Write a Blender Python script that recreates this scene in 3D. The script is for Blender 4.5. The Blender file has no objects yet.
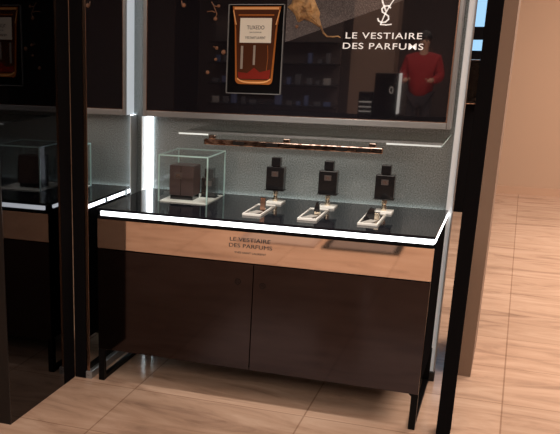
import bpy, bmesh, math, random
from mathutils import Vector, Matrix, Euler

C = bpy.context.scene.collection
S = bpy.context.scene
R_ = math.radians

# ------------------------------------------------------------------ camera
cam_d = bpy.data.cameras.new('camera')
cam = bpy.data.objects.new('camera', cam_d)
C.objects.link(cam)
ax_s = Vector((0.92696615, 0.3750357, 0.00905465))
ax_u = Vector((-0.12556272, 0.28742509, 0.94953716))
ax_f = Vector((-0.3535078, 0.88132573, -0.31352383))
m = Matrix((ax_s, ax_u, -ax_f)).transposed().to_4x4()
m.translation = Vector((1.8542, -4.6118, 1.7087))
cam.matrix_world = m
cam_d.sensor_width = 36
cam_d.lens = 894.71 / 560 * 36
cam_d.shift_x = 130.3 / 560
cam_d.shift_y = 112.0 / 560
cam_d.clip_start = 0.05
S.camera = cam

# ------------------------------------------------------------------ exposure, world
S.view_settings.view_transform = 'Standard'
S.view_settings.look = 'None'
S.view_settings.gamma = 1
S.view_settings.use_curve_mapping = False
S.view_settings.exposure = 0.0
w = bpy.data.worlds.new('world')
S.world = w
w.use_nodes = True
w.node_tree.nodes['Background'].inputs[0].default_value = (1.0, 0.8, 0.66, 1)
w.node_tree.nodes['Background'].inputs[1].default_value = 0.05


def area(name, loc, size, power, color, rot=(0, 0, 0), sy=None):
    l = bpy.data.lights.new(name, 'AREA')
    l.energy = power
    l.color = color
    l.shape = 'RECTANGLE'
    l.size = size
    l.size_y = sy or size
    o = bpy.data.objects.new(name, l)
    o.location = loc
    o.rotation_euler = rot
    C.objects.link(o)
    return o


WARM = (1.0, 0.85, 0.74)
area('ceiling_light_front', (1.2, -3.2, 3.25), 2.2, 44, WARM, sy=1.6)
area('ceiling_light_aisle', (1.0, -6.5, 3.25), 4.0, 250, WARM, sy=2.5)
area('ceiling_light_behind', (3.6, 3.0, 3.25), 2.5, 245, WARM, sy=3.5)
area('ceiling_light_right', (4.2, -0.8, 3.25), 2.0, 115, WARM, sy=2.5)
area('ceiling_light_store', (0.0, -10.5, 3.25), 5.0, 110, WARM, sy=3.0)
sp_ = bpy.data.lights.new('counter_spotlight', 'SPOT')  # spot added to brighten the pale items on the counter
sp_.energy = 210
sp_.color = (1.0, 0.93, 0.86)
sp_.spot_size = R_(36)
sp_.spot_blend = 0.8
sp_.shadow_soft_size = 0.08
so = bpy.data.objects.new('counter_spotlight', sp_)
so.location = (0.9, -1.35, 3.2)
so.rotation_euler = (Vector((0.85, -0.42, 0.9)) - Vector(so.location)).to_track_quat('-Z', 'Y').to_euler()
C.objects.link(so)


# ------------------------------------------------------------------ materials
def mat(name, col, rough=0.5, metal=0.0, emit=None, es=0.0, coat=0.0, ior=1.5, alpha=None, spec=None):
    m = bpy.data.materials.new(name)
    m.use_nodes = True
    b = m.node_tree.nodes['Principled BSDF']
    b.inputs['Base Color'].default_value = (*col, 1)
    b.inputs['Roughness'].default_value = rough
    b.inputs['Metallic'].default_value = metal
    b.inputs['IOR'].default_value = ior
    if spec is not None:
        b.inputs['Specular IOR Level'].default_value = spec
    if emit:
        b.inputs['Emission Color'].default_value = (*emit, 1)
        b.inputs['Emission Strength'].default_value = es
    if coat:
        b.inputs['Coat Weight'].default_value = coat
        b.inputs['Coat Roughness'].default_value = 0.04
    return m


def noise_tint(m, c1, c2, scale=5, stretch=(1, 1, 1), detail=4, lo=0.35, hi=0.65):
    nt = m.node_tree
    b = nt.nodes['Principled BSDF']
    tc = nt.nodes.new('ShaderNodeTexCoord')
    mp = nt.nodes.new('ShaderNodeMapping')
    mp.inputs['Scale'].default_value = stretch
    n = nt.nodes.new('ShaderNodeTexNoise')
    n.inputs['Scale'].default_value = scale
    n.inputs['Detail'].default_value = detail
    r = nt.nodes.new('ShaderNodeValToRGB')
    r.color_ramp.elements[0].position = lo
    r.color_ramp.elements[1].position = hi
    r.color_ramp.elements[0].color = (*c1, 1)
    r.color_ramp.elements[1].color = (*c2, 1)
    nt.links.new(tc.outputs['Object'], mp.inputs[0])
    nt.links.new(mp.outputs[0], n.inputs['Vector'])
    nt.links.new(n.outputs[0], r.inputs[0])
    nt.links.new(r.outputs[0], b.inputs['Base Color'])
    return n, r


def glass_mat(name, tint=(0.975, 0.99, 0.988), gloss=1.0):
    m = bpy.data.materials.new(name)
    m.use_nodes = True
    nt = m.node_tree
    nt.nodes.remove(nt.nodes['Principled BSDF'])
    out = nt.nodes['Material Output']
    t = nt.nodes.new('ShaderNodeBsdfTransparent')
    t.inputs[0].default_value = (*tint, 1)
    g = nt.nodes.new('ShaderNodeBsdfGlossy')
    g.inputs['Roughness'].default_value = 0.01
    f = nt.nodes.new('ShaderNodeFresnel')
    f.inputs[0].default_value = 1.5
    mu = nt.nodes.new('ShaderNodeMath')
    mu.operation = 'MULTIPLY'
    mu.inputs[1].default_value = gloss
    mx = nt.nodes.new('ShaderNodeMixShader')
    ge = nt.nodes.new('ShaderNodeNewGeometry')
    bf = nt.nodes.new('ShaderNodeMath')
    bf.operation = 'SUBTRACT'
    bf.inputs[0].default_value = 1.0
    nt.links.new(ge.outputs['Backfacing'], bf.inputs[1])
    m2 = nt.nodes.new('ShaderNodeMath')
    m2.operation = 'MULTIPLY'
    nt.links.new(f.outputs[0], m2.inputs[0])
    nt.links.new(bf.outputs[0], m2.inputs[1])
    nt.links.new(m2.outputs[0], mu.inputs[0])
    nt.links.new(mu.outputs[0], mx.inputs[0])
    nt.links.new(t.outputs[0], mx.inputs[1])
    nt.links.new(g.outputs[0], mx.inputs[2])
    nt.links.new(mx.outputs[0], out.inputs[0])
    return m


M = {}
M['black'] = mat('black_lacquer', (0.006, 0.0055, 0.006), 0.3, spec=0.0)
M['black_matte'] = mat('black_paint', (0.004, 0.0038, 0.004), 0.35, spec=0.06)
M['black_glass'] = mat('black_glass', (0.004, 0.004, 0.006), 0.02, ior=1.5)
M['smoked'] = mat('smoked_mirror', (0.035, 0.036, 0.042), 0.02, 1.0)
M['mirror'] = mat('clear_mirror', (0.72, 0.74, 0.75), 0.015, 1.0)
M['counter'] = mat('counter_glass', (0.006, 0.007, 0.011), 0.06, spec=0.2)
M['bronze_mirror'] = mat('bronze_mirror', (0.84, 0.7, 0.61), 0.04, 1.0)
M['door'] = mat('dark_bronze_gloss', (0.046, 0.037, 0.039), 0.06, 1.0)
M['chrome'] = mat('brushed_chrome', (0.34, 0.35, 0.355), 0.3, 0.6)
M['pale'] = mat('pale_grey_metal', (0.85, 0.88, 0.88), 0.5)
M['card'] = mat('grey_card', (0.42, 0.4, 0.37), 0.5)
M['mat_light'] = mat('mat_light', (0.33, 0.24, 0.19), 0.8)
M['mat_dark'] = mat('mat_dark', (0.12, 0.085, 0.07), 0.8)
M['bronze'] = mat('bronze_trim', (0.32, 0.2, 0.14), 0.25, 1.0)
M['dark_metal'] = mat('dark_metal', (0.03, 0.028, 0.028), 0.3, 0.8)
M['led'] = mat('led_diffuser', (0.9, 0.9, 0.9), 0.4, emit=(0.93, 0.97, 1.0), es=4.5)
M['led_strip'] = mat('led_tube', (0.9, 0.9, 0.9), 0.4, emit=(0.88, 0.95, 1.0), es=6.5)
M['led_side'] = mat('led_side', (0.8, 0.82, 0.82), 0.4, emit=(0.9, 0.97, 1.0), es=0.14)
M['glass'] = glass_mat('display_glass')
M['glass_edge'] = mat('glass_edge', (0.45, 0.66, 0.63), 0.15, spec=1.0)
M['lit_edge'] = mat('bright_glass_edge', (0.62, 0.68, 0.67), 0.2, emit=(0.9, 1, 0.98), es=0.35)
M['white'] = mat('white_acrylic', (0.93, 0.92, 0.87), 0.3)
M['cream'] = mat('cream_paper', (0.86, 0.83, 0.72), 0.6)
M['ink'] = mat('dark_ink', (0.02, 0.018, 0.02), 0.5)
M['white_ink'] = mat('white_letters', (0.9, 0.88, 0.85), 0.5, emit=(1, 0.97, 0.93), es=0.3)  # emission added so the white lettering reads brighter
M['amber'] = mat('amber_glass', (0.42, 0.135, 0.03), 0.15, coat=0.5)
M['amber_light'] = mat('pale_amber', (0.85, 0.45, 0.18), 0.2)
M['amber_dark'] = mat('dark_amber', (0.075, 0.026, 0.013), 0.1)
M['amber_red'] = mat('red_amber', (0.22, 0.02, 0.012), 0.2)
M['bottle'] = mat('dark_bottle', (0.012, 0.011, 0.012), 0.12)
M['box'] = mat('dark_carton', (0.055, 0.035, 0.035), 0.35)
M['plate'] = mat('bottle_label', (0.07, 0.052, 0.048), 0.4)
M['rose'] = mat('rose_metal', (0.5, 0.3, 0.22), 0.25, 1.0)
M['stem'] = mat('pale_gold', (0.85, 0.75, 0.6), 0.22, 1.0)
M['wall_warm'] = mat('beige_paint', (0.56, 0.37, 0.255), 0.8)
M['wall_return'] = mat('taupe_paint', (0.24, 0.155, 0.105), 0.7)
M['base'] = mat('beige_skirting', (0.58, 0.36, 0.24), 0.6)
M['ceil'] = mat('ceiling_paint', (0.25, 0.22, 0.2), 0.9)
M['store_wall'] = mat('dark_store_wall', (0.09, 0.065, 0.06), 0.6)
M['brown_wall'] = mat('brown_store_pillar', (0.26, 0.17, 0.13), 0.6)
M['screen'] = mat('blue_screen', (0.1, 0.2, 0.3), 0.3, emit=(0.35, 0.65, 0.95), es=0.9)
M['jacket'] = mat('red_fabric', (0.33, 0.012, 0.015), 0.8)
M['trouser'] = mat('dark_fabric', (0.035, 0.032, 0.04), 0.9)
M['skin'] = mat('skin', (0.6, 0.35, 0.25), 0.6)
M['hair'] = mat('black_hair', (0.012, 0.01, 0.01), 0.5)
M['leaf'] = mat('golden_leaf', (0.5, 0.3, 0.11), 0.6)
noise_tint(M['leaf'], (0.16, 0.08, 0.035), (0.62, 0.38, 0.16), 26, lo=0.3, hi=0.7)
M['berry'] = mat('brown_berry', (0.22, 0.1, 0.05), 0.4)
M['shelf_bronze'] = mat('shelf_bronze', (0.75, 0.52, 0.4), 0.12, 1.0)
noise_tint(M['shelf_bronze'], (0.3, 0.2, 0.16), (0.95, 0.78, 0.68), 30, (1, 1, 3), lo=0.42, hi=0.55)  # mottling paints broken store reflections into the bronze

# stone floor
fm = mat('stone_floor', (0.5, 0.3, 0.2), 0.13)
nt = fm.node_tree
b = nt.nodes['Principled BSDF']
tc = nt.nodes.new('ShaderNodeTexCoord')
mp = nt.nodes.new('ShaderNodeMapping')
mp.inputs['Scale'].default_value = (1.0, 3.6, 1)
mp.inputs['Rotation'].default_value = (0, 0, 0.12)
n1 = nt.nodes.new('ShaderNodeTexNoise')
n1.inputs['Scale'].default_value = 1.5
n1.inputs['Detail'].default_value = 9
n1.inputs['Roughness'].default_value = 0.62
n1.inputs['Distortion'].default_value = 1.6
cr = nt.nodes.new('ShaderNodeValToRGB')
cr.color_ramp.elements[0].position = 0.3
cr.color_ramp.elements[0].color = (0.36, 0.23, 0.165, 1)
cr.color_ramp.elements[1].position = 0.66
cr.color_ramp.elements[1].color = (0.68, 0.475, 0.35, 1)
e = cr.color_ramp.elements.new(0.47)
e.color = (0.57, 0.375, 0.265, 1)
nt.links.new(tc.outputs['Object'], mp.inputs[0])
nt.links.new(mp.outputs[0], n1.inputs['Vector'])
nt.links.new(n1.outputs[0], cr.inputs[0])
br = nt.nodes.new('ShaderNodeTexBrick')
br.offset = 0.0
br.inputs['Color1'].default_value = (1, 1, 1, 1)
br.inputs['Color2'].default_value = (0.86, 0.85, 0.84, 1)
br.inputs['Mortar'].default_value = (0.62, 0.57, 0.54, 1)
br.inputs['Scale'].default_value = 1.0
br.inputs['Mortar Size'].default_value = 0.004
br.inputs['Mortar Smooth'].default_value = 0.1
br.inputs['Bias'].default_value = -0.2
br.inputs['Brick Width'].default_value = 0.865
br.inputs['Row Height'].default_value = 0.535
mp2 = nt.nodes.new('ShaderNodeMapping')
mp2.inputs['Location'].default_value = (-0.222, 0.2, 0)
nt.links.new(tc.outputs['Object'], mp2.inputs[0])
nt.links.new(mp2.outputs[0], br.inputs['Vector'])
mx = nt.nodes.new('ShaderNodeMix')
mx.data_type = 'RGBA'
mx.blend_type = 'MULTIPLY'
mx.inputs['Factor'].default_value = 1
nt.links.new(cr.outputs[0], mx.inputs[6])
nt.links.new(br.outputs[0], mx.inputs[7])
nt.links.new(mx.outputs[2], b.inputs['Base Color'])
M['floor'] = fm

# silver mesh back wall: fine glittery grain behind glass
wm = mat('silver_mesh_glass', (0.3, 0.33, 0.33), 0.42, 0.35, coat=0.8)
nn, rr = noise_tint(wm, (0.10, 0.118, 0.12), (0.40, 0.445, 0.445), 190, detail=3, lo=0.3, hi=0.7)
M['mesh'] = wm

# printed panel ground: nearly black with a reflection painted in as glittery grey above a diagonal
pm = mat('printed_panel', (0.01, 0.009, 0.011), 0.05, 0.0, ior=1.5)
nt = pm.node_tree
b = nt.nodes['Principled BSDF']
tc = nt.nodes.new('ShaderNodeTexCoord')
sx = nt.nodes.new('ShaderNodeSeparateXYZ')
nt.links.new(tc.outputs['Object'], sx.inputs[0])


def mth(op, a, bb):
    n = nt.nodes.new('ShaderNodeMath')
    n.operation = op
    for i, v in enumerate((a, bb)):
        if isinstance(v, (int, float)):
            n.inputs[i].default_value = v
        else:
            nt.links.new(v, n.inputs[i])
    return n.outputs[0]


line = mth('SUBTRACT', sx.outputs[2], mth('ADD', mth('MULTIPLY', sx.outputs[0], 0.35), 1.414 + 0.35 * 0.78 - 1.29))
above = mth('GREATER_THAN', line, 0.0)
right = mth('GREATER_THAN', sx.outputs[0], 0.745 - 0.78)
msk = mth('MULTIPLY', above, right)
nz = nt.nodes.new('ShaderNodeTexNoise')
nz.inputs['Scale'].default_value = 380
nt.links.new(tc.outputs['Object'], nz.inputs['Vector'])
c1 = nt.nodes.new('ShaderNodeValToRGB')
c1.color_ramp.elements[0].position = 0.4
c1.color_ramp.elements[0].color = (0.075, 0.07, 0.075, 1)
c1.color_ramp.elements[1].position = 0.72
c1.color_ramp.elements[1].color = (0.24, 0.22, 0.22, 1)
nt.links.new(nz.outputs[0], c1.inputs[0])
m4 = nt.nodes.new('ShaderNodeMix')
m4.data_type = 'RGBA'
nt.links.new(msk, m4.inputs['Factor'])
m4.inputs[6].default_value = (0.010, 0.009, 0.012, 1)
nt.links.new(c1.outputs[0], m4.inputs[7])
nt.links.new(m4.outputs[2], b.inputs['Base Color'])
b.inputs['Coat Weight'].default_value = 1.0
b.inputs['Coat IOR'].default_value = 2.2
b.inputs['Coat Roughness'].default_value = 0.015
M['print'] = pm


# ------------------------------------------------------------------ mesh helpers
class MB:
    def __init__(s):
        s.bm = bmesh.new()

    def box(s, x0, x1, y0, y1, z0, z1, bev=0.0):
        r = bmesh.ops.create_cube(s.bm, size=1)
        vs = r['verts']
        for v in vs:
            v.co = Vector(((x0 + x1) / 2 + v.co.x * (x1 - x0), (y0 + y1) / 2 + v.co.y * (y1 - y0), (z0 + z1) / 2 + v.co.z * (z1 - z0)))
        if bev:
            es = list({e for v in vs for e in v.link_edges})
            bmesh.ops.bevel(s.bm, geom=es, offset=bev, segments=2, affect='EDGES', profile=0.5)
        return s

    def prism(s, pts, y0, y1, axis='Y'):
        """outline in the XZ plane extruded along Y (or XY outline along Z)"""
        def P(p, d):
            return Vector((p[0], d, p[1])) if axis == 'Y' else Vector((p[0], p[1], d))
        a = [s.bm.verts.new(P(p, y0)) for p in pts]
        b = [s.bm.verts.new(P(p, y1)) for p in pts]
        s.bm.faces.new(a)
        s.bm.faces.new(b[::-1])
        n = len(pts)
        for i in range(n):
            s.bm.faces.new((a[i], b[i], b[(i + 1) % n], a[(i + 1) % n]))
        return s

    def lathe(s, prof, cx, cy, cz=0, seg=20, axis='Z'):
        rings = []
        for r, h in prof:
            ring = []
            for k in range(seg):
                a = 2 * math.pi * k / seg
                if axis == 'Z':
                    co = (cx + r * math.cos(a), cy + r * math.sin(a), cz + h)
                else:
                    co = (cx + r * math.cos(a), cy + h, cz + r * math.sin(a))
                ring.append(s.bm.verts.new(co))
            rings.append(ring)
        for i in range(len(rings) - 1):
            for k in range(seg):
                s.bm.faces.new((rings[i][k], rings[i][(k + 1) % seg], rings[i + 1][(k + 1) % seg], rings[i + 1][k]))
        s.bm.faces.new(rings[0])
        s.bm.faces.new(rings[-1])
        return s

    def tube(s, pts, r, seg=8):
        pts = [Vector(p) for p in pts]
        rad = r if isinstance(r, (list, tuple)) else [r] * len(pts)
        rings = []
        for i, p in enumerate(pts):
            d = (pts[min(i + 1, len(pts) - 1)] - pts[max(i - 1, 0)]).normalized()
            up = Vector((0, 0, 1)) if abs(d.z) < 0.9 else Vector((0, 1, 0))
            a = d.cross(up).normalized()
            bb = d.cross(a).normalized()
            rings.append([s.bm.verts.new(p + (a * math.cos(2 * math.pi * k / seg) + bb * math.sin(2 * math.pi * k / seg)) * rad[i]) for k in range(seg)])
        for i in range(len(rings) - 1):
            for k in range(seg):
                s.bm.faces.new((rings[i][k], rings[i][(k + 1) % seg], rings[i + 1][(k + 1) % seg], rings[i + 1][k]))
        s.bm.faces.new(rings[0][::-1])
        s.bm.faces.new(rings[-1])
        return s

    def ball(s, c, r, sc=(1, 1, 1)):
        q = bmesh.ops.create_icosphere(s.bm, subdivisions=2, radius=r)
        for v in q['verts']:
            v.co = Vector(c) + Vector((v.co.x * sc[0], v.co.y * sc[1], v.co.z * sc[2]))
        return s

    def build(s, name, mt, parent=None, smooth=False, kind=None):
        bmesh.ops.recalc_face_normals(s.bm, faces=s.bm.faces)
        me = bpy.data.meshes.new(name)
        s.bm.to_mesh(me)
        s.bm.free()
        me.materials.append(M[mt] if isinstance(mt, str) else mt)
        if smooth:
            for p in me.polygons:
                p.use_smooth = True
        o = bpy.data.objects.new(name, me)
        C.objects.link(o)
        if parent:
            # world-coordinates geometry under a parent that sits at its own base point
            o.parent = parent
            o.matrix_parent_inverse = Matrix.Identity(4)
            base = world_loc(parent)
            o.location = (0, 0, 0)
            me.transform(Matrix.Translation(-base))
        if kind:
            o['kind'] = kind
        return o


def world_loc(o):
    v = Vector((0, 0, 0))
    while o:
        v = v + o.location
        o = o.parent
    return v


def tag(o, label, cat, group=None):
    o['label'] = label
    o['category'] = cat
    if group:
        o['group'] = group
    return o


def thing(name, label, cat, loc=(0, 0, 0), group=None):
    o = bpy.data.objects.new(name, None)
    o.empty_display_size = 0.05
    C.objects.link(o)
    o.location = loc
    return tag(o, label, cat, group)


def copy_tree(o, parent=None):
    kids = [k for k in C.objects if k.parent == o]
    c = o.copy()
    C.objects.link(c)
    c.parent = parent
    for k in kids:
        copy_tree(k, c)
    return c


def struct(name, mb, mt):
    return mb.build(name, mt, kind='structure')


def text_part(name, txt, x0, x1, zb, h, y, mt, parent, depth=0.002, shear=0.0, bold=0.0, space=1.0):
    """raised lettering on a front (-Y) facing plane, fitted to x0..x1 and cap height h"""
    cu = bpy.data.curves.new(name, 'FONT')
    cu.body = txt
    cu.shear = shear
    cu.offset = bold
    cu.space_character = space
    cu.extrude = 0.01
    t = bpy.data.objects.new(name, cu)
    C.objects.link(t)
    bpy.context.view_layer.update()
    dg = bpy.context.evaluated_depsgraph_get()
    me = bpy.data.meshes.new_from_object(t.evaluated_get(dg))
    bpy.data.objects.remove(t)
    xs = [v.co.x for v in me.vertices]
    ys = [v.co.y for v in me.vertices]
    ax, bx, ay, by = min(xs), max(xs), min(ys), max(ys)
    base = world_loc(parent)
    for v in me.vertices:
        X = x0 + (v.co.x - ax) / (bx - ax) * (x1 - x0)
        Z = zb + (v.co.y - ay) / (by - ay) * h
        Y = y - (depth if v.co.z > 0 else 0.0)
        v.co = Vector((X, Y, Z)) - base
    me.materials.clear()
    me.materials.append(M[mt])
    o = bpy.data.objects.new(name, me)
    C.objects.link(o)
    o.parent = parent
    return o


# ------------------------------------------------------------------ structure
struct('floor', MB().box(-7, 9, -14.2, 6.9, -0.1, 0.0), 'floor')
struct('ceiling', MB().box(-7, 9, -14.2, 6.9, 3.4, 3.5), 'ceil')
struct('wall_far', MB().box(-7, 9, 6.45, 6.6, 0, 3.4), 'wall_warm')
struct('baseboard_far', MB().box(-7, 9, 6.425, 6.45, 0, 0.085), 'base')
struct('wall_near', MB().box(-7, 9, -14.2, -14.0, 0, 3.4), 'store_wall')
struct('wall_left', MB().box(-7, -6.8, -14, 6.45, 0, 3.4), 'store_wall')
struct('wall_right', MB().box(8.8, 9, -14, 6.45, 0, 3.4), 'wall_warm')
# bay: silver back wall with a solid core behind
struct('wall_back', MB().box(-0.051, 1.60, 0.0, 0.05, 0.045, 3.0), 'mesh')
struct('trim_1', MB().box(-0.14, 1.585, 0.05, 0.13, 0.0, 3.0), 'black_matte')
struct('trim_2', MB().box(-0.051, 1.555, -0.004, 0.0, 0.0, 0.045), 'dark_metal')
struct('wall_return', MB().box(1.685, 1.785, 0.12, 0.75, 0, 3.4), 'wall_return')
struct('wall_pillar', MB().box(-0.72, -0.05, -10.9, -10.4, 0, 3.4), 'brown_wall')

# ------------------------------------------------------------------ left side: mirror and dark glass wing
t = thing('mirror_panel', 'clear tall mirror forming the left side of the perfume bay', 'mirror', (-0.09, -0.345, 0))
MB().box(-0.056, -0.051, -0.685, -0.001, 0.045, 3.0).build('mirror_glass', 'mirror', t)
MB().box(-0.129, -0.0565, -0.68, -0.001, 0.0, 3.0).build('backing', 'black_matte', t)
MB().box(-0.068, -0.0505, -0.692, -0.685, 0.04, 3.0, 0.001).build('edge_trim', 'bronze', t)
tr = MB().box(-0.075, -0.038, -0.70, -0.01, 0.0, 0.04, 0.002).build('floor_track', 'chrome', t)
s_ = MB()
for yy in (-0.056, -0.047):
    s_.lathe([(0.0022, 0), (0.0022, -0.002)], yy - 0.006, -0.70, 0.02, 8, axis='Y')
s_.build('screw', 'dark_metal', tr)

t = thing('dark_glass_panel', 'tall glossy black side panel in the left foreground', 'panel', (-0.16, -0.97, 0))
MB().box(-0.19, -0.132, -1.355, -0.825, 0.0, 3.0).build('glass_pane', 'smoked', t)
MB().box(-0.195, -0.1315, -0.825, -0.706, 0.0, 3.0).build('jamb', 'black', t)
MB().box(-0.192, -0.131, -1.363, -1.355, 0.0, 3.0, 0.001).build('edge_trim', 'dark_metal', t)
MB().box(-0.1305, -0.0685, -0.700, -0.6925, 0.0, 3.0).build('end_strip', 'black', t)

t = thing('black_post', 'slim black square post right of the lit bay, before the taupe wall end', 'post', (1.71, -0.66, 0))
MB().box(1.682, 1.742, -0.70, -0.62, 0.0, 3.0, 0.002).build('post', 'black', t)
MB().box(1.690, 1.734, -0.699, -0.621, 3.0, 3.39).build('ceiling_stem', 'black', t)

# ------------------------------------------------------------------ lights of the bay
t = thing('light_strip', 'narrow vertical white light strip in the left corner of grey wall', 'light strip', (0, 0, 0.05))
MB().box(-0.015, 0.015, -0.012, -0.001, 0.05, 1.289, 0.002).build('diffuser', 'led_strip', t)
MB().box(-0.019, -0.0155, -0.085, -0.0005, 0.05, 1.289).build('channel', 'pale', t)  # fin added to keep the strip out of the mirror
t = thing('edge_light', 'soft white vertical light profile along the right edge of grey wall', 'light strip', (1.58, 0, 0.05))
MB().box(1.5745, 1.603, -0.022, -0.0005, 0.052, 2.9, 0.004).build('diffuser', 'led_side', t)
MB().box(1.603, 1.607, -0.03, 0.05, 0.052, 2.9).build('channel', 'chrome', t)
MB().box(1.576, 1.612, -0.03, 0.0, 0.0, 0.05, 0.003).build('end_cap', 'dark_metal', t)

# ------------------------------------------------------------------ console
con = thing('display_console', 'long dark console cabinet with lit counter edge and bronze mirror drawer', 'cabinet', (0.79, -0.35, 0))
ct = MB().box(0.0, 1.588, -0.70, -0.031, 0.888, 0.90, 0.0015).build('countertop', 'counter', con)
lt = MB()
lt.box(0.022, 1.584, -0.703, -0.690, 0.866, 0.8875, 0.002)
lt.build('front_light', 'led', ct)
MB().box(0.001, 0.012, -0.64, -0.035, 0.868, 0.887, 0.002).build('side_light', 'led', ct)
MB().box(1.580, 1.5895, -0.69, -0.035, 0.868, 0.887, 0.002).build('side_light', 'led', ct)
for yy in (-0.38, -0.12):
    MB().box(-0.004, 0.0005, yy, yy + 0.025, 0.864, 0.893, 0.001).build('edge_clip', 'chrome', ct)
MB().box(0.002, 1.586, -0.698, -0.033, 0.850, 0.8655, 0.001).build('under_tray', 'black', con)
dr = MB().box(0.003, 1.588, -0.700, -0.685, 0.703, 0.849, 0.0015).build('drawer', 'bronze_mirror', con)
text_part('lettering', 'LE VESTIAIRE', 0.681, 0.874, 0.802, 0.018, -0.7005, 'ink', dr, 0.001)
text_part('lettering', 'DES PARFUMS', 0.678, 0.883, 0.773, 0.018, -0.7005, 'ink', dr, 0.001)
text_part('lettering', 'YVES SAINT LAURENT', 0.705, 0.856, 0.745, 0.009, -0.7005, 'ink', dr, 0.001)
MB().box(0.006, 1.584, -0.684, -0.035, 0.185, 0.849).build('body', 'black', con)
for (x0, x1, lx, lz) in ((0.003, 0.7985, 0.727, 0.61), (0.8015, 1.588, 0.847, 0.602)):
    d = MB().box(x0, x1, -0.700, -0.685, 0.176, 0.699, 0.0015).build('door', 'door', con)
    k = MB()
    n = 28
    for i in range(n):
        a0, a1 = 2 * math.pi * i / n, 2 * math.pi * (i + 1) / n
        k.prism([(lx + 0.014 * math.cos(a0), lz + 0.014 * math.sin(a0)), (lx + 0.014 * math.cos(a1), lz + 0.014 * math.sin(a1)),
                 (lx + 0.012 * math.cos(a1), lz + 0.012 * math.sin(a1)), (lx + 0.012 * math.cos(a0), lz + 0.012 * math.sin(a0))], -0.7012, -0.6998)
    k.build('badge_ring', 'black_matte', d)
    text_part('badge_letters', 'YSL', lx - 0.008, lx + 0.008, lz - 0.006, 0.012, -0.7, 'black_matte', d, 0.001)
for x in (0.0, 1.558):
    lf = MB()
    lf.box(x, x + 0.03, -0.692, -0.662, 0.0, 0.186, 0.001)
    lf.build('leg', 'black_matte', con)
    MB().box(x, x + 0.03, -0.065, -0.035, 0.0, 0.186, 0.001).build('leg', 'black_matte', con)
    MB().box(x + 0.002, x + 0.028, -0.662, -0.065, 0.0, 0.022, 0.001).build('bottom_rail', 'black_matte', con)
MB().box(0.02, 1.56, -0.0305, -0.024, 0.884, 0.899, 0.001).build('rear_light', mat('led_soft', (0.8, 0.8, 0.8), 0.4, emit=(0.85, 1, 0.97), es=0.8), ct)
# corner gussets where the legs meet the body
MB().prism([(1.558, 0.186), (1.558, 0.160), (1.532, 0.186)], -0.69, -0.665).build('gusset', 'black_matte', con)

# ------------------------------------------------------------------ lit advertising panel
pan = thing('wall_display_panel', 'wide dark glossy perfume advertising panel framed in chrome above the counter', 'display panel', (0.78, -0.05, 1.29))
MB().box(0.0, 1.555, -0.095, -0.002, 1.295, 2.6, 0.001).build('housing', 'dark_metal', pan)
MB().box(-0.004, -0.0005, -0.1, -0.002, 1.293, 2.6, 0.0008).build('side_face', mat('white_side', (0.8, 0.82, 0.84), 0.4, emit=(0.92, 0.96, 1), es=0.45), pan)  # self-lit white side, standing in for light from the corner strip
MB().box(1.5555, 1.5595, -0.1, -0.002, 1.293, 2.6, 0.0008).build('side_face', 'chrome', pan)
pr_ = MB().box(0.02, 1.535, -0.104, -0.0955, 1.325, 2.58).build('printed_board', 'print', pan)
fr = MB()
fr.box(-0.002, 0.016, -0.112, -0.0955, 1.292, 2.6, 0.002)
fr.box(1.541, 1.5595, -0.112, -0.0955, 1.292, 2.6, 0.002)
fr.box(0.0165, 1.5405, -0.112, -0.0955, 1.292, 1.321, 0.002)
fr.box(0.0165, 1.5405, -0.112, -0.0955, 2.584, 2.6, 0.002)
fr.build('frame', 'chrome', pan)
ir = MB()
ir.box(0.0165, 0.0195, -0.110, -0.0955, 1.3215, 2.58)
ir.box(1.5355, 1.5405, -0.110, -0.0955, 1.3215, 2.58)
ir.box(0.02, 1.535, -0.110, -0.0955, 1.3215, 1.3245)
ir.build('inner_bead', 'rose', pan)

Y0 = -0.1045
# display case drawn round the amber bottle
fo = MB()
X0, X1, Z0, Z1 = 0.455, 0.737, 1.425, 1.850
for bx in ((X0, X0 + 0.003, Z0, Z1), (X1 - 0.003, X1, Z0, Z1), (X0, X1, Z0, Z0 + 0.003), (X0, X1, Z1 - 0.003, Z1)):
    fo.box(bx[0], bx[1], Y0 - 0.014, Y0, bx[2], bx[3])
fo.build('bottle_frame', 'chrome', pr_)
MB().box(X0 + 0.004, X1 - 0.004, Y0 - 0.002, Y0, Z0 + 0.004, Z1 - 0.004).build('frame_back', 'black', pr_)


def bottle_outline(cx, zt, zb, wt, wm, wb, r=0.022):
    # half widths: wt at the flared top, wm where the flare ends, wb at the rounded foot
    def side(sg):
        p = [(cx + sg * wt, zt), (cx + sg * (wt - 0.006), zt - 0.030), (cx + sg * (wm + 0.004), zt - 0.065), (cx + sg * wm, zt - 0.09)]
        for i in range(6):
            a = i * math.pi / 10
            p.append((cx + sg * (wb - r + r * math.cos(a)), zb + r - r * math.sin(a)))
        return p
    return side(1) + side(-1)[::-1]


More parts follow.
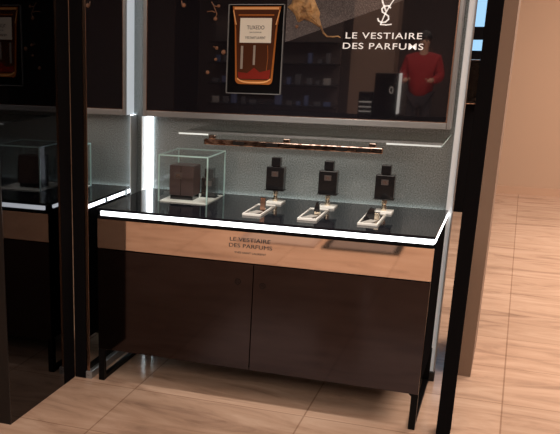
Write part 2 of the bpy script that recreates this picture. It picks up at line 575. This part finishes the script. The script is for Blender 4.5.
bc = 0.596
MB().prism(bottle_outline(bc, 1.840, 1.472, 0.122, 0.108, 0.096), Y0 - 0.0055, Y0 - 0.002).build('amber_bottle', 'amber', pr_)
MB().prism(bottle_outline(bc, 1.824, 1.492, 0.113, 0.100, 0.087, 0.012), Y0 - 0.0062, Y0 - 0.0055).build('bottle_core', 'amber_dark', pr_)
MB().box(bc - 0.112, bc + 0.112, Y0 - 0.0066, Y0 - 0.0055, 1.826, 1.836).build('rim_highlight', 'amber_light', pr_)
MB().box(bc - 0.090, bc + 0.090, Y0 - 0.0066, Y0 - 0.0062, 1.797, 1.803).build('rim_highlight', 'amber', pr_)
hl = MB()
arc = [(bc - 0.086 + 0.172 * i / 10, 1.476 + 0.018 * (2 * i / 10 - 1) ** 4) for i in range(11)]
hl.prism([(p[0], p[1] + 0.008) for p in arc] + [(p[0], p[1] + 0.001) for p in reversed(arc)], Y0 - 0.0068, Y0 - 0.0055)
hl.build('rim_highlight', 'amber_light', pr_)
for sg in (-1, 1):
    MB().prism([(bc + sg * 0.116, 1.825), (bc + sg * 0.098, 1.755), (bc + sg * 0.103, 1.755), (bc + sg * 0.119, 1.82)], Y0 - 0.0066, Y0 - 0.0055).build('rim_highlight', 'amber_light', pr_)
MB().prism([(bc - 0.080, 1.498), (bc + 0.080, 1.498), (bc + 0.084, 1.545), (bc + 0.03, 1.530), (bc, 1.552), (bc - 0.035, 1.525), (bc - 0.084, 1.53)], Y0 - 0.0068, Y0 - 0.0062).build('red_glow', 'amber_red', pr_)
gh = mat('grey_highlight', (0.3, 0.26, 0.22), 0.4)
MB().box(bc - 0.072, bc - 0.060, Y0 - 0.0068, Y0 - 0.0062, 1.545, 1.655).build('glass_highlight', gh, pr_)
MB().box(bc - 0.008, bc + 0.003, Y0 - 0.0068, Y0 - 0.0062, 1.565, 1.658).build('glass_highlight', gh, pr_)
MB().tube([(bc + 0.062, Y0 - 0.0055, 1.53), (bc + 0.068, Y0 - 0.0055, 1.60), (bc + 0.064, Y0 - 0.0055, 1.658)], 0.0015, 6).build('glass_highlight', 'amber', pr_)
lb = MB().box(bc - 0.080, bc + 0.080, Y0 - 0.009, Y0 - 0.0068, 1.670, 1.786, 0.001).build('paper_label', 'cream', pr_)
text_part('label_lettering', 'TUXEDO', bc - 0.044, bc + 0.044, 1.733, 0.018, Y0 - 0.009, 'ink', pr_, 0.0008)
text_part('label_lettering', 'EAU DE PARFUM', bc - 0.030, bc + 0.030, 1.716, 0.006, Y0 - 0.009, 'ink', pr_, 0.0008)
text_part('label_lettering', 'YVES SAINT LAURENT', bc - 0.052, bc + 0.052, 1.688, 0.012, Y0 - 0.009, 'ink', pr_, 0.0008)

text_part('lettering', 'LE VESTIAIRE', 1.038, 1.390, 1.695, 0.028, Y0, 'white_ink', pr_, 0.002, bold=0.006, space=1.12)
text_part('lettering', 'DES PARFUMS', 1.028, 1.400, 1.648, 0.028, Y0, 'white_ink', pr_, 0.002, bold=0.006, space=1.12)

# interlaced monogram: three letters of flat strokes
mo = MB()


def stroke(pts, wd):
    pts = [Vector(p) for p in pts]
    for i in range(len(pts) - 1):
        a, c = pts[i], pts[i + 1]
        d = (c - a).normalized()
        nrm = Vector((-d.y, d.x)) * wd / 2
        a2, c2 = a - d * wd * 0.2, c + d * wd * 0.2
        mo.prism([tuple(a2 + nrm), tuple(c2 + nrm), tuple(c2 - nrm), tuple(a2 - nrm)], Y0 - 0.002, Y0)


stroke([(1.190, 1.885), (1.198, 1.856), (1.216, 1.818)], 0.007)
stroke([(1.262, 1.892), (1.234, 1.846), (1.214, 1.808), (1.196, 1.759)], 0.0055)
stroke([(1.196, 1.759), (1.222, 1.757), (1.246, 1.760)], 0.0055)
stroke([(1.236, 1.832), (1.226, 1.841), (1.208, 1.840), (1.196, 1.828), (1.200, 1.814), (1.216, 1.805), (1.229, 1.796), (1.231, 1.782),
        (1.218, 1.770), (1.200, 1.767), (1.186, 1.775), (1.181, 1.786)], 0.0065)
mo.build('monogram', 'white_ink', pr_)

# dried golden leaf with a curled stem
rnd = random.Random(4)
lf = MB()
outline = [(0.748, 1.837), (0.767, 1.853), (0.772, 1.875), (0.80, 1.895), (0.85, 1.9), (0.873, 1.88), (0.892, 1.842), (0.908, 1.811), (0.906, 1.79), (0.915, 1.765), (0.921, 1.742), (0.904, 1.748), (0.869, 1.768), (0.834, 1.780), (0.817, 1.771), (0.804, 1.766), (0.79, 1.795), (0.772, 1.818)]
n = len(outline)
cx_, cz_ = 0.835, 1.825
rings = []
for f_, dep in ((1.0, 0.003), (0.82, 0.010), (0.6, 0.014), (0.38, 0.012), (0.18, 0.016)):
    rings.append([lf.bm.verts.new((cx_ + (x - cx_) * f_ + rnd.uniform(-.006, .006) * (f_ < 1), Y0 - dep - rnd.uniform(0, 0.013) * (f_ < 1), cz_ + (z - cz_) * f_ + rnd.uniform(-.006, .006) * (f_ < 1))) for x, z in outline])
cv = lf.bm.verts.new((cx_, Y0 - 0.02, cz_))
for a_, b_ in zip(rings, rings[1:]):
    for i in range(n):
        j = (i + 1) % n
        lf.bm.faces.new((a_[i], a_[j], b_[j]))
        lf.bm.faces.new((a_[i], b_[j], b_[i]))
for i in range(n):
    lf.bm.faces.new((rings[-1][i], rings[-1][(i + 1) % n], cv))
bk = [lf.bm.verts.new((x, Y0 - 0.0002, z)) for x, z in outline]
for i in range(n):
    j = (i + 1) % n
    lf.bm.faces.new((bk[i], bk[j], rings[0][j], rings[0][i]))
lf.bm.faces.new(bk)
lo = lf.build('dried_leaf', 'leaf', pr_)
MB().tube([(0.915, Y0 - 0.006, 1.752), (0.931, Y0 - 0.005, 1.719), (0.950, Y0 - 0.004, 1.703), (0.979, Y0 - 0.004, 1.702), (1.001, Y0 - 0.004, 1.705), (1.014, Y0 - 0.003, 1.699)], [0.005, 0.0045, 0.004, 0.0035, 0.003, 0.002], 8).build('leaf_stem', 'leaf', pr_, True)
# small dried berries and clove stalks
for (bx, bz, r) in ((0.216, 1.846, 0.011), (0.385, 1.782, 0.010), (0.397, 1.643, 0.009), (0.434, 1.624, 0.012), (0.393, 1.588, 0.008), (0.352, 1.524, 0.010), (0.80, 1.748, 0.008), (0.40, 1.842, 0.008)):
    MB().ball((bx, Y0 - r * 0.5, bz), r, (1, 0.6, 1)).build('dried_berry', 'berry', pr_, True)
tw = MB()
for pts in (((0.204, 1.868), (0.206, 1.850), (0.214, 1.848)), ((0.362, 1.862), (0.375, 1.842), (0.402, 1.838)), ((0.375, 1.842), (0.392, 1.805), (0.385, 1.785)),
            ((0.340, 1.815), (0.365, 1.818), (0.383, 1.812)), ((0.378, 1.650), (0.39, 1.646), (0.40, 1.640))):
    tw.tube([(x, Y0 - 0.003, z) for x, z in pts], 0.0028, 6)
tw.build('clove_stalks', 'berry', pr_, True)

# ------------------------------------------------------------------ glass shelf under the panel
sh = thing('glass_shelf', 'thin clear glass shelf fixed to grey wall just below the display panel', 'shelf', (0.95, 0.0, 1.26))
MB().box(0.352, 1.558, -0.515, -0.0005, 1.255, 1.261).build('glass_plate', 'glass', sh)
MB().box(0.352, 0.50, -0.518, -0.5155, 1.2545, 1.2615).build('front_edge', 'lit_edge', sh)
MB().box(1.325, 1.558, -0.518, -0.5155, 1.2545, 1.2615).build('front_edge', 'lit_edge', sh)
MB().box(1.5585, 1.5605, -0.515, -0.0005, 1.2555, 1.2605).build('side_edge', 'glass_edge', sh)
bb = thing('shelf_rail', 'bronze mirrored rail clipped under the front edge of glass shelf', 'rail', (0.88, -0.5, 1.2))
MB().box(0.475, 1.310, -0.505, -0.475, 1.210, 1.236, 0.003).build('rail', 'shelf_bronze', bb)
for x in (0.50, 0.86, 1.25):
    MB().box(x, x + 0.03, -0.508, -0.478, 1.2365, 1.2545, 0.002).build('clip', 'shelf_bronze', bb)
for x in (0.62, 0.78, 1.10, 1.20):
    MB().box(x, x + 0.055, -0.5075, -0.505, 1.213, 1.2315, 0.001).build('face_plate', 'dark_metal', bb)  # thin dark rectangles across the rail front

# ------------------------------------------------------------------ things on the counter
TOP = 0.9
# glass case
gx0, gx1, gy0, gy1, gz = 0.205, 0.467, -0.405, -0.115, 1.137
gc = thing('glass_case', 'clear open-bottomed glass cube case at the left of the counter', 'display case', ((gx0 + gx1) / 2, (gy0 + gy1) / 2, TOP))
th = 0.004
MB().box(gx0, gx1, gy0, gy0 + th, TOP + 0.001, gz - th).build('glass_side', 'glass', gc)
MB().box(gx0, gx1, gy1 - th, gy1, TOP + 0.001, gz - th).build('glass_side', 'glass', gc)
MB().box(gx0, gx0 + th, gy0 + th, gy1 - th, TOP + 0.001, gz - th).build('glass_side', 'glass', gc)
MB().box(gx1 - th, gx1, gy0 + th, gy1 - th, TOP + 0.001, gz - th).build('glass_side', 'glass', gc)
MB().box(gx0 + th, gx1 - th, gy0 + th, gy1 - th, gz - th, gz).build('glass_top', 'glass', gc)
ed = MB()
q = 0.006
for x in (gx0, gx1 - q):
    for y in (gy0, gy1 - q):
        ed.box(x - 0.0003, x + q, y - 0.0003, y + q, TOP + 0.001, gz - q)
for y in (gy0, gy1 - q):
    ed.box(gx0, gx1, y - 0.0003, y + q, gz - q, gz)
for x in (gx0, gx1 - q):
    ed.box(x - 0.0003, x + q, gy0 + q, gy1 - q, gz - q, gz)
ed.build('glass_edges', 'glass_edge', gc)
o = MB().box(gx0 + 0.007, gx1 - 0.007, gy0 + 0.007, gy1 - 0.007, TOP, TOP + 0.006, 0.001).build('white_base_plate', 'white')
o.location = (0, 0, 0)
tag(o, 'flat white acrylic plate on the counter inside the glass case', 'plate')

bz = TOP + 0.006
pb = thing('perfume_box', 'dark brown upright perfume carton inside the glass case', 'box', (0.315, -0.30, bz))
MB().box(0.243, 0.372, -0.345, -0.235, bz + 0.022, bz + 0.172, 0.002).build('lid', 'box', pb)
MB().box(0.247, 0.368, -0.341, -0.239, bz, bz + 0.021, 0.001).build('base', 'bottle', pb)
MB().box(0.303, 0.306, -0.3462, -0.3455, bz + 0.024, bz + 0.171).build('seam', 'bottle', pb)
lbq = MB().box(0.268, 0.312, -0.3475, -0.346, bz + 0.105, bz + 0.138, 0.0005).build('label_plate', 'plate', pb)
text_part('label_lettering', 'YSL', 0.277, 0.303, bz + 0.113, 0.017, -0.3475, 'rose', pb, 0.0006)


def perfume_bottle(cx, cy, z, label, name='perfume_bottle', wd=0.090, dp=0.054, h=0.118, mt='bottle'):
    t = thing(name, label, 'perfume bottle', (cx, cy, z))
    MB().box(cx - wd / 2 - 0.004, cx + wd / 2 + 0.004, cy - dp / 2 - 0.004, cy + dp / 2 + 0.004, z, z + 0.004, 0.001).build('foot', 'bottle', t)
    b_ = MB().box(cx - wd / 2, cx + wd / 2, cy - dp / 2, cy + dp / 2, z + 0.0045, z + h, 0.004).build('body', mt, t)
    MB().box(cx - 0.017, cx + 0.017, cy - dp / 2 - 0.001, cy - dp / 2, z + h * 0.60, z + h * 0.60 + 0.026, 0.0004).build('label_plate', 'plate', b_)
    text_part('label_lettering', 'YSL', cx - 0.010, cx + 0.010, z + h * 0.60 + 0.007, 0.012, cy - dp / 2 - 0.001, 'rose', b_, 0.0005)
    MB().lathe([(0.020, 0), (0.020, 0.002)], cx, cy, z + h, 20).build('collar', 'dark_metal', t, False)
    MB().box(cx - 0.023, cx + 0.023, cy - 0.020, cy + 0.020, z + h + 0.002, z + h + 0.046, 0.003).build('cap', 'bottle', t)
    return t


perfume_bottle(0.412, -0.20, bz, 'dark perfume bottle beside the brown carton inside the glass case', wd=0.078, dp=0.046, h=0.100)

specs = [(0.752, -0.175, 'black perfume bottle raised on a small stand, nearest the glass case', 'first'),
         (1.020, -0.190, 'black perfume bottle raised on a small stand, middle of the three', 'second'),
         (1.296, -0.210, 'black perfume bottle raised on a small stand, farthest right on counter', 'third')]
wh = ['nearest the glass case', 'in the middle of the counter', 'at the right end of the counter']
for i, (cx, cy, lab, _) in enumerate(specs):
    sd = thing('bottle_stand', 'white plinth with gold stem under the bottle ' + wh[i], 'stand', (cx, cy, TOP), 'stands under the perfume bottles')
    MB().box(cx - 0.034, cx + 0.050, cy - 0.062, cy + 0.03, TOP, TOP + 0.009, 0.001).build('plinth', 'white', sd)
    MB().lathe([(0.014, 0), (0.014, 0.016), (0.010, 0.018), (0.010, 0.03), (0.013, 0.033), (0.013, 0.048), (0.009, 0.05), (0.009, 0.0545)], cx + 0.006, cy - 0.01, TOP + 0.009, 20).build('stem', 'stem', sd)
    b_ = perfume_bottle(cx + 0.004, cy - 0.01, TOP + 0.0635, lab)
    b_['group'] = 'perfume bottles on stands'

for i, cx in enumerate((0.745, 1.008, 1.282)):
    y0, y1 = -0.580, -0.300
    sk = 0.0
    tr = thing('tester_tray', 'white rimmed black tester tray lying ' + wh[i], 'tray', (cx, (y0 + y1) / 2, TOP), 'tester trays on the counter')
    rim = MB()
    hw = 0.045
    rim.box(cx - hw, cx + hw, y0, y0 + 0.014, TOP, TOP + 0.010, 0.001)
    rim.box(cx - hw, cx + hw, y1 - 0.014, y1, TOP, TOP + 0.010, 0.001)
    rim.box(cx - hw, cx - hw + 0.007, y0 + 0.014, y1 - 0.014, TOP, TOP + 0.010, 0.001)
    rim.box(cx + hw - 0.007, cx + hw, y0 + 0.014, y1 - 0.014, TOP, TOP + 0.010, 0.001)
    rim.build('rim', 'white', tr)
    MB().box(cx - hw + 0.0075, cx + hw - 0.0075, y0 + 0.0145, y1 - 0.0145, TOP, TOP + 0.006).build('inlay', 'bottle', tr)
    # paper blotters lying in the tray
    bl = MB()
    bl.prism([(cx - 0.034, y0 + 0.03), (cx + 0.010, y0 + 0.022), (cx + 0.030, y0 + 0.10), (cx - 0.004, y0 + 0.112)], TOP + 0.0062, TOP + 0.0085, axis='Z')
    bo = bl.build('blotter_card', 'card')
    tag(bo, 'small grey card lying in the tray ' + ['nearest the glass case', 'of the middle bottle', 'at the right end'][i], 'card', 'cards in the tester trays')
    # upright tester
    z = TOP + 0.006
    ty = y0 + 0.13
    te = thing('tester_holder', ['rose metal upright tester standing in the tray nearest the glass case',
                                 'dark upright tester standing in the middle tray',
                                 'low dark leaning tester with pale end in the right tray'][i], 'tester', (cx + 0.02, ty, z))
    if i == 0:
        MB().box(cx + 0.008, cx + 0.032, ty - 0.010, ty + 0.010, z, z + 0.062, 0.0015).build('body', 'rose', te)
        MB().box(cx + 0.006, cx + 0.034, ty - 0.012, ty + 0.012, z + 0.0625, z + 0.066, 0.001).build('cap', 'dark_metal', te)
    elif i == 1:
        MB().prism([(cx + 0.004, z + 0.016), (cx + 0.030, z + 0.016), (cx + 0.026, z + 0.060), (cx + 0.014, z + 0.060)], ty - 0.010, ty + 0.010).build('body', 'bottle', te)
        MB().box(cx + 0.008, cx + 0.034, ty - 0.012, ty + 0.012, z, z + 0.0155, 0.001).build('foot', 'stem', te)
    else:
        MB().prism([(cx - 0.036, z + 0.003), (cx + 0.012, z + 0.003), (cx + 0.012, z + 0.045), (cx - 0.012, z + 0.052)], ty - 0.02, ty + 0.02).build('body', 'bottle', te)
        MB().box(cx + 0.0125, cx + 0.034, ty - 0.018, ty + 0.018, z, z + 0.032, 0.001).build('pale_end', 'stem', te)

# ------------------------------------------------------------------ store beyond the gap right of the bay
ft = thing('shop_fixture', 'dark tall shop fixture with blue screen far behind, seen past the bay edge', 'shop fixture', (1.25, 5.2, 0))
MB().box(0.7, 1.52, 5.0, 5.6, 0.0, 2.4, 0.01).build('cabinet', 'black', ft)
MB().box(1.1, 1.5, 4.985, 4.999, 1.80, 2.05, 0.003).build('screen', 'screen', ft)
MB().box(1.1, 1.5, 4.985, 4.999, 1.58, 1.68, 0.003).build('screen', 'screen', ft)
MB().box(1.05, 1.51, 4.90, 4.999, 1.08, 1.50, 0.01).build('copper_shelf', 'shelf_bronze', ft)
# ------------------------------------------------------------------ store opposite the bay (seen in the reflections)
isl = thing('display_island', 'dark low display island across the aisle, reflected below the advertising panel', 'display island', (0.4, -6.4, 0))
MB().box(-1.2, 1.3, -6.7, -6.05, 0.79, 0.82, 0.004).build('top', 'black', isl)
MB().box(-1.1, 1.2, -6.6, -6.15, 0.08, 0.789, 0.004).build('body', 'black_matte', isl)
MB().box(-1.05, 1.15, -6.55, -6.2, 0.0, 0.079).build('plinth', 'dark_metal', isl)
bx = thing('product_box', 'tall black product box with white lit side edge and oval mark, reflected in panel', 'box', (0.42, -6.3, 0.82))
MB().box(0.29, 0.55, -6.4, -6.25, 0.82, 1.31, 0.003).build('carton', 'black_matte', bx)
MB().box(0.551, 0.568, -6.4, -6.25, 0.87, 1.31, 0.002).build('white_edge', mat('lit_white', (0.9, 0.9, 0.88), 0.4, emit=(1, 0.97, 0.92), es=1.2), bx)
k = MB()
for i in range(20):
    a0, a1 = 2 * math.pi * i / 20, 2 * math.pi * (i + 1) / 20
    k.prism([(0.48 + 0.022 * math.cos(a0), 1.13 + 0.038 * math.sin(a0)), (0.48 + 0.022 * math.cos(a1), 1.13 + 0.038 * math.sin(a1)),
             (0.48 + 0.014 * math.cos(a1), 1.13 + 0.030 * math.sin(a1)), (0.48 + 0.014 * math.cos(a0), 1.13 + 0.030 * math.sin(a0))], -6.2495, -6.246)
k.build('oval_mark', 'white_ink', bx)
sb = thing('product_box', 'short black product box with two white bands beside the tall box', 'box', (0.2, -6.3, 0.82))
MB().box(0.12, 0.28, -6.38, -6.26, 0.82, 1.10, 0.003).build('carton', 'black_matte', sb)
k = MB()
for z in (0.88, 0.93, 0.985):
    k.box(0.13, 0.27, -6.2595, -6.255, z, z + 0.014)
k.build('white_band', 'white_ink', sb)

shv = thing('store_shelving', 'wide product shelving with small bright items across the aisle, reflected', 'shelving', (-1.6, -10.0, 0))
MB().box(-2.9, -0.85, -10.3, -10.201, 0, 2.0).build('back_panel', 'store_wall', shv)
for z in (0.3, 0.62, 0.94, 1.26, 1.58):
    MB().box(-2.9, -0.85, -10.2, -9.85, z, z + 0.03).build('shelf_board', 'dark_metal', shv)
pm_ = [mat('goods_blue', (0.12, 0.16, 0.34), 0.5), mat('goods_white', (0.42, 0.4, 0.4), 0.5), mat('goods_orange', (0.3, 0.14, 0.09), 0.5), mat('goods_grey', (0.12, 0.12, 0.14), 0.5)]
cn = ['blue', 'white', 'orange', 'grey']
shn = ['lowest', 'second', 'third', 'top']
orn = ['first', 'second', 'third', 'fourth', 'fifth', 'sixth', 'seventh', 'eighth', 'ninth', 'tenth', 'eleventh', 'twelfth', 'thirteenth']
protos = []
for j in range(4):
    protos.append(MB().box(-0.045, 0.045, -0.04, 0.04, 0, 0.13, 0.01).build('product_carton', pm_[j]))
used = [False] * 4
for row, z in enumerate((0.3305, 0.6505, 0.9705, 1.2905)):
    for i in range(13):
        if rnd.random() < 0.25:
            continue
        j = rnd.choice([0, 0, 1, 2, 3, 3, 3])
        o = protos[j]
        if used[j]:
            o = protos[j].copy()
            C.objects.link(o)
        used[j] = True
        o.location = (-2.78 + i * 0.15 + rnd.uniform(-.02, .02), -9.98, z)
        o.scale = (rnd.choice([0.7, 1, 1.2]), 1, rnd.choice([0.5, 0.8, 1.2]))
        tag(o, 'small %s carton, %s along the %s reflected store shelf' % (cn[j], orn[12 - i], shn[row]), 'carton', 'small cartons on the far shelving')

for x0, x1, mt, lab in ((-0.30, 0.38, 'mat_light', 'grey brown floor mat across the aisle, reflected left in the bronze drawer'),
                        (0.44, 1.08, 'mat_dark', 'dark floor mat with black border, reflected right in the bronze drawer')):
    bn = thing('floor_mat', lab, 'mat', ((x0 + x1) / 2, -4.45, 0))  # flat pieces added in place of the bench shape reflected in the drawer
    MB().box(x0 + 0.05, x1 - 0.05, -4.75, -4.22, 0.001, 0.008).build('pile', mt, bn)
    fb = MB()
    fb.box(x0, x1, -4.80, -4.75, 0.001, 0.012)
    fb.box(x0, x1, -4.22, -4.17, 0.001, 0.012)
    fb.box(x0, x0 + 0.05, -4.75, -4.22, 0.001, 0.012)
    fb.box(x1 - 0.05, x1, -4.75, -4.22, 0.001, 0.012)
    fb.build('border', 'black_matte' if mt == 'mat_dark' else 'brown_wall', bn)


# ------------------------------------------------------------------ person in the aisle (seen reflected)
def skin_mesh(name, verts, edges, radii, mt, parent, sub=2):
    me = bpy.data.meshes.new(name)
    base = world_loc(parent)
    me.from_pydata([tuple(Vector(v) - base) for v in verts], edges, [])
    o = bpy.data.objects.new(name, me)
    C.objects.link(o)
    o.parent = parent
    md = o.modifiers.new('skin', 'SKIN')
    md.use_smooth_shade = True
    for i, r in enumerate(radii):
        rr_ = r if isinstance(r, tuple) else (r, r)
        me.skin_vertices[0].data[i].radius = rr_
    me.skin_vertices[0].data[0].use_root = True
    sd = o.modifiers.new('sub', 'SUBSURF')
    sd.levels = sub
    sd.render_levels = sub
    me.materials.append(M[mt])
    return o


pX, pY = 0.45, -9.7
pe = thing('person', 'person in a red jacket and dark trousers across the aisle, reflected in the panel', 'person', (pX, pY, 0))


def P(x, y, z):
    return (pX + x, pY + y, z)


V = [P(0, 0, 0.93), P(0, 0, 1.15), P(0, 0, 1.38), P(0, 0.01, 1.47), P(0, 0.02, 1.54), P(0, 0.03, 1.63), P(0, 0.02, 1.70),
     P(-.17, 0, 1.38), P(-.23, 0.04, 1.14), P(-.20, 0.24, 1.10), P(-.19, 0.31, 1.11),
     P(.17, 0, 1.38), P(.23, 0.04, 1.14), P(.16, 0.24, 1.10), P(.15, 0.31, 1.11),
     P(-.09, 0, 0.88), P(-.10, 0.03, 0.50), P(-.11, 0, 0.09), P(-.11, 0.13, 0.04),
     P(.09, 0, 0.88), P(.10, 0.03, 0.50), P(.11, 0, 0.09), P(.11, 0.13, 0.04)]
E_ = [(0, 1), (1, 2), (2, 3), (3, 4), (4, 5), (5, 6), (2, 7), (7, 8), (8, 9), (9, 10), (2, 11), (11, 12), (12, 13), (13, 14),
      (0, 15), (15, 16), (16, 17), (17, 18), (0, 19), (19, 20), (20, 21), (21, 22)]
Rd = [.13, .12, .13, .055, .06, .085, .07, .05, .04, .03, .035, .05, .04, .03, .035, .085, .055, .04, .035, .085, .055, .04, .035]
skin_mesh('body', V, E_, Rd, 'skin', pe)
for sx_, hx in ((-1, -.19), (1, .15)):
    for k_, (dx, ln) in enumerate(((-.027, .06), (-.009, .075), (.009, .07), (.027, .055))):
        a = P(hx + dx, 0.33, 1.11)
        MB().tube([a, (a[0], a[1] + ln * .6, a[2] + .005), (a[0], a[1] + ln, a[2] - .02)], [.009, .008, .006], 6).build('finger', 'skin', pe, True)
    a = P(hx - sx_ * .03, 0.30, 1.12)
    MB().tube([a, (a[0] - sx_ * .03, a[1] + .03, a[2] + .01), (a[0] - sx_ * .03, a[1] + .06, a[2] + .005)], [.011, .01, .007], 6).build('thumb', 'skin', pe, True)
skin_mesh('jacket', [P(0, 0, 0.80), P(0, 0, 1.12), P(0, 0, 1.38), P(0, 0.01, 1.50), P(-.19, 0, 1.38), P(-.26, 0.03, 1.14), P(-.22, 0.22, 1.10), P(.19, 0, 1.38), P(.26, 0.03, 1.14), P(.19, 0.22, 1.10)],
          [(0, 1), (1, 2), (2, 3), (2, 4), (4, 5), (5, 6), (2, 7), (7, 8), (8, 9)], [.2, .2, .17, .09, .10, .08, .06, .10, .08, .06], 'jacket', pe)
skin_mesh('trousers', [P(0, 0, 0.9), P(-.09, 0, 0.84), P(-.10, 0.03, 0.50), P(-.11, 0, 0.12), P(.09, 0, 0.84), P(.10, 0.03, 0.50), P(.11, 0, 0.12)],
          [(0, 1), (1, 2), (2, 3), (0, 4), (4, 5), (5, 6)], [.15, .11, .08, .065, .11, .08, .065], 'trouser', pe)
for sx_ in (-1, 1):
    MB().ball(P(.11 * sx_, 0.06, 0.045), 0.06, (0.8, 2.0, 0.75)).build('shoe', 'black_matte', pe, True)
h = MB().ball(P(0, -0.005, 1.69), 0.105, (0.95, 1.05, 1.0))
h.build('hair', 'hair', pe, True)
for sx_ in (-1, 1):
    MB().ball(P(.032 * sx_, 0.105, 1.645), 0.011).build('eye', 'hair', pe, True)
MB().tube([P(0, 0.10, 1.65), P(0, 0.125, 1.615), P(0, 0.10, 1.61)], [.008, .013, .008], 6).build('nose', 'skin', pe, True)
MB().box(pX - .022, pX + .022, pY + .098, pY + .108, 1.578, 1.586, .002).build('mouth', mat('lips', (.4, .12, .1), .5), pe)
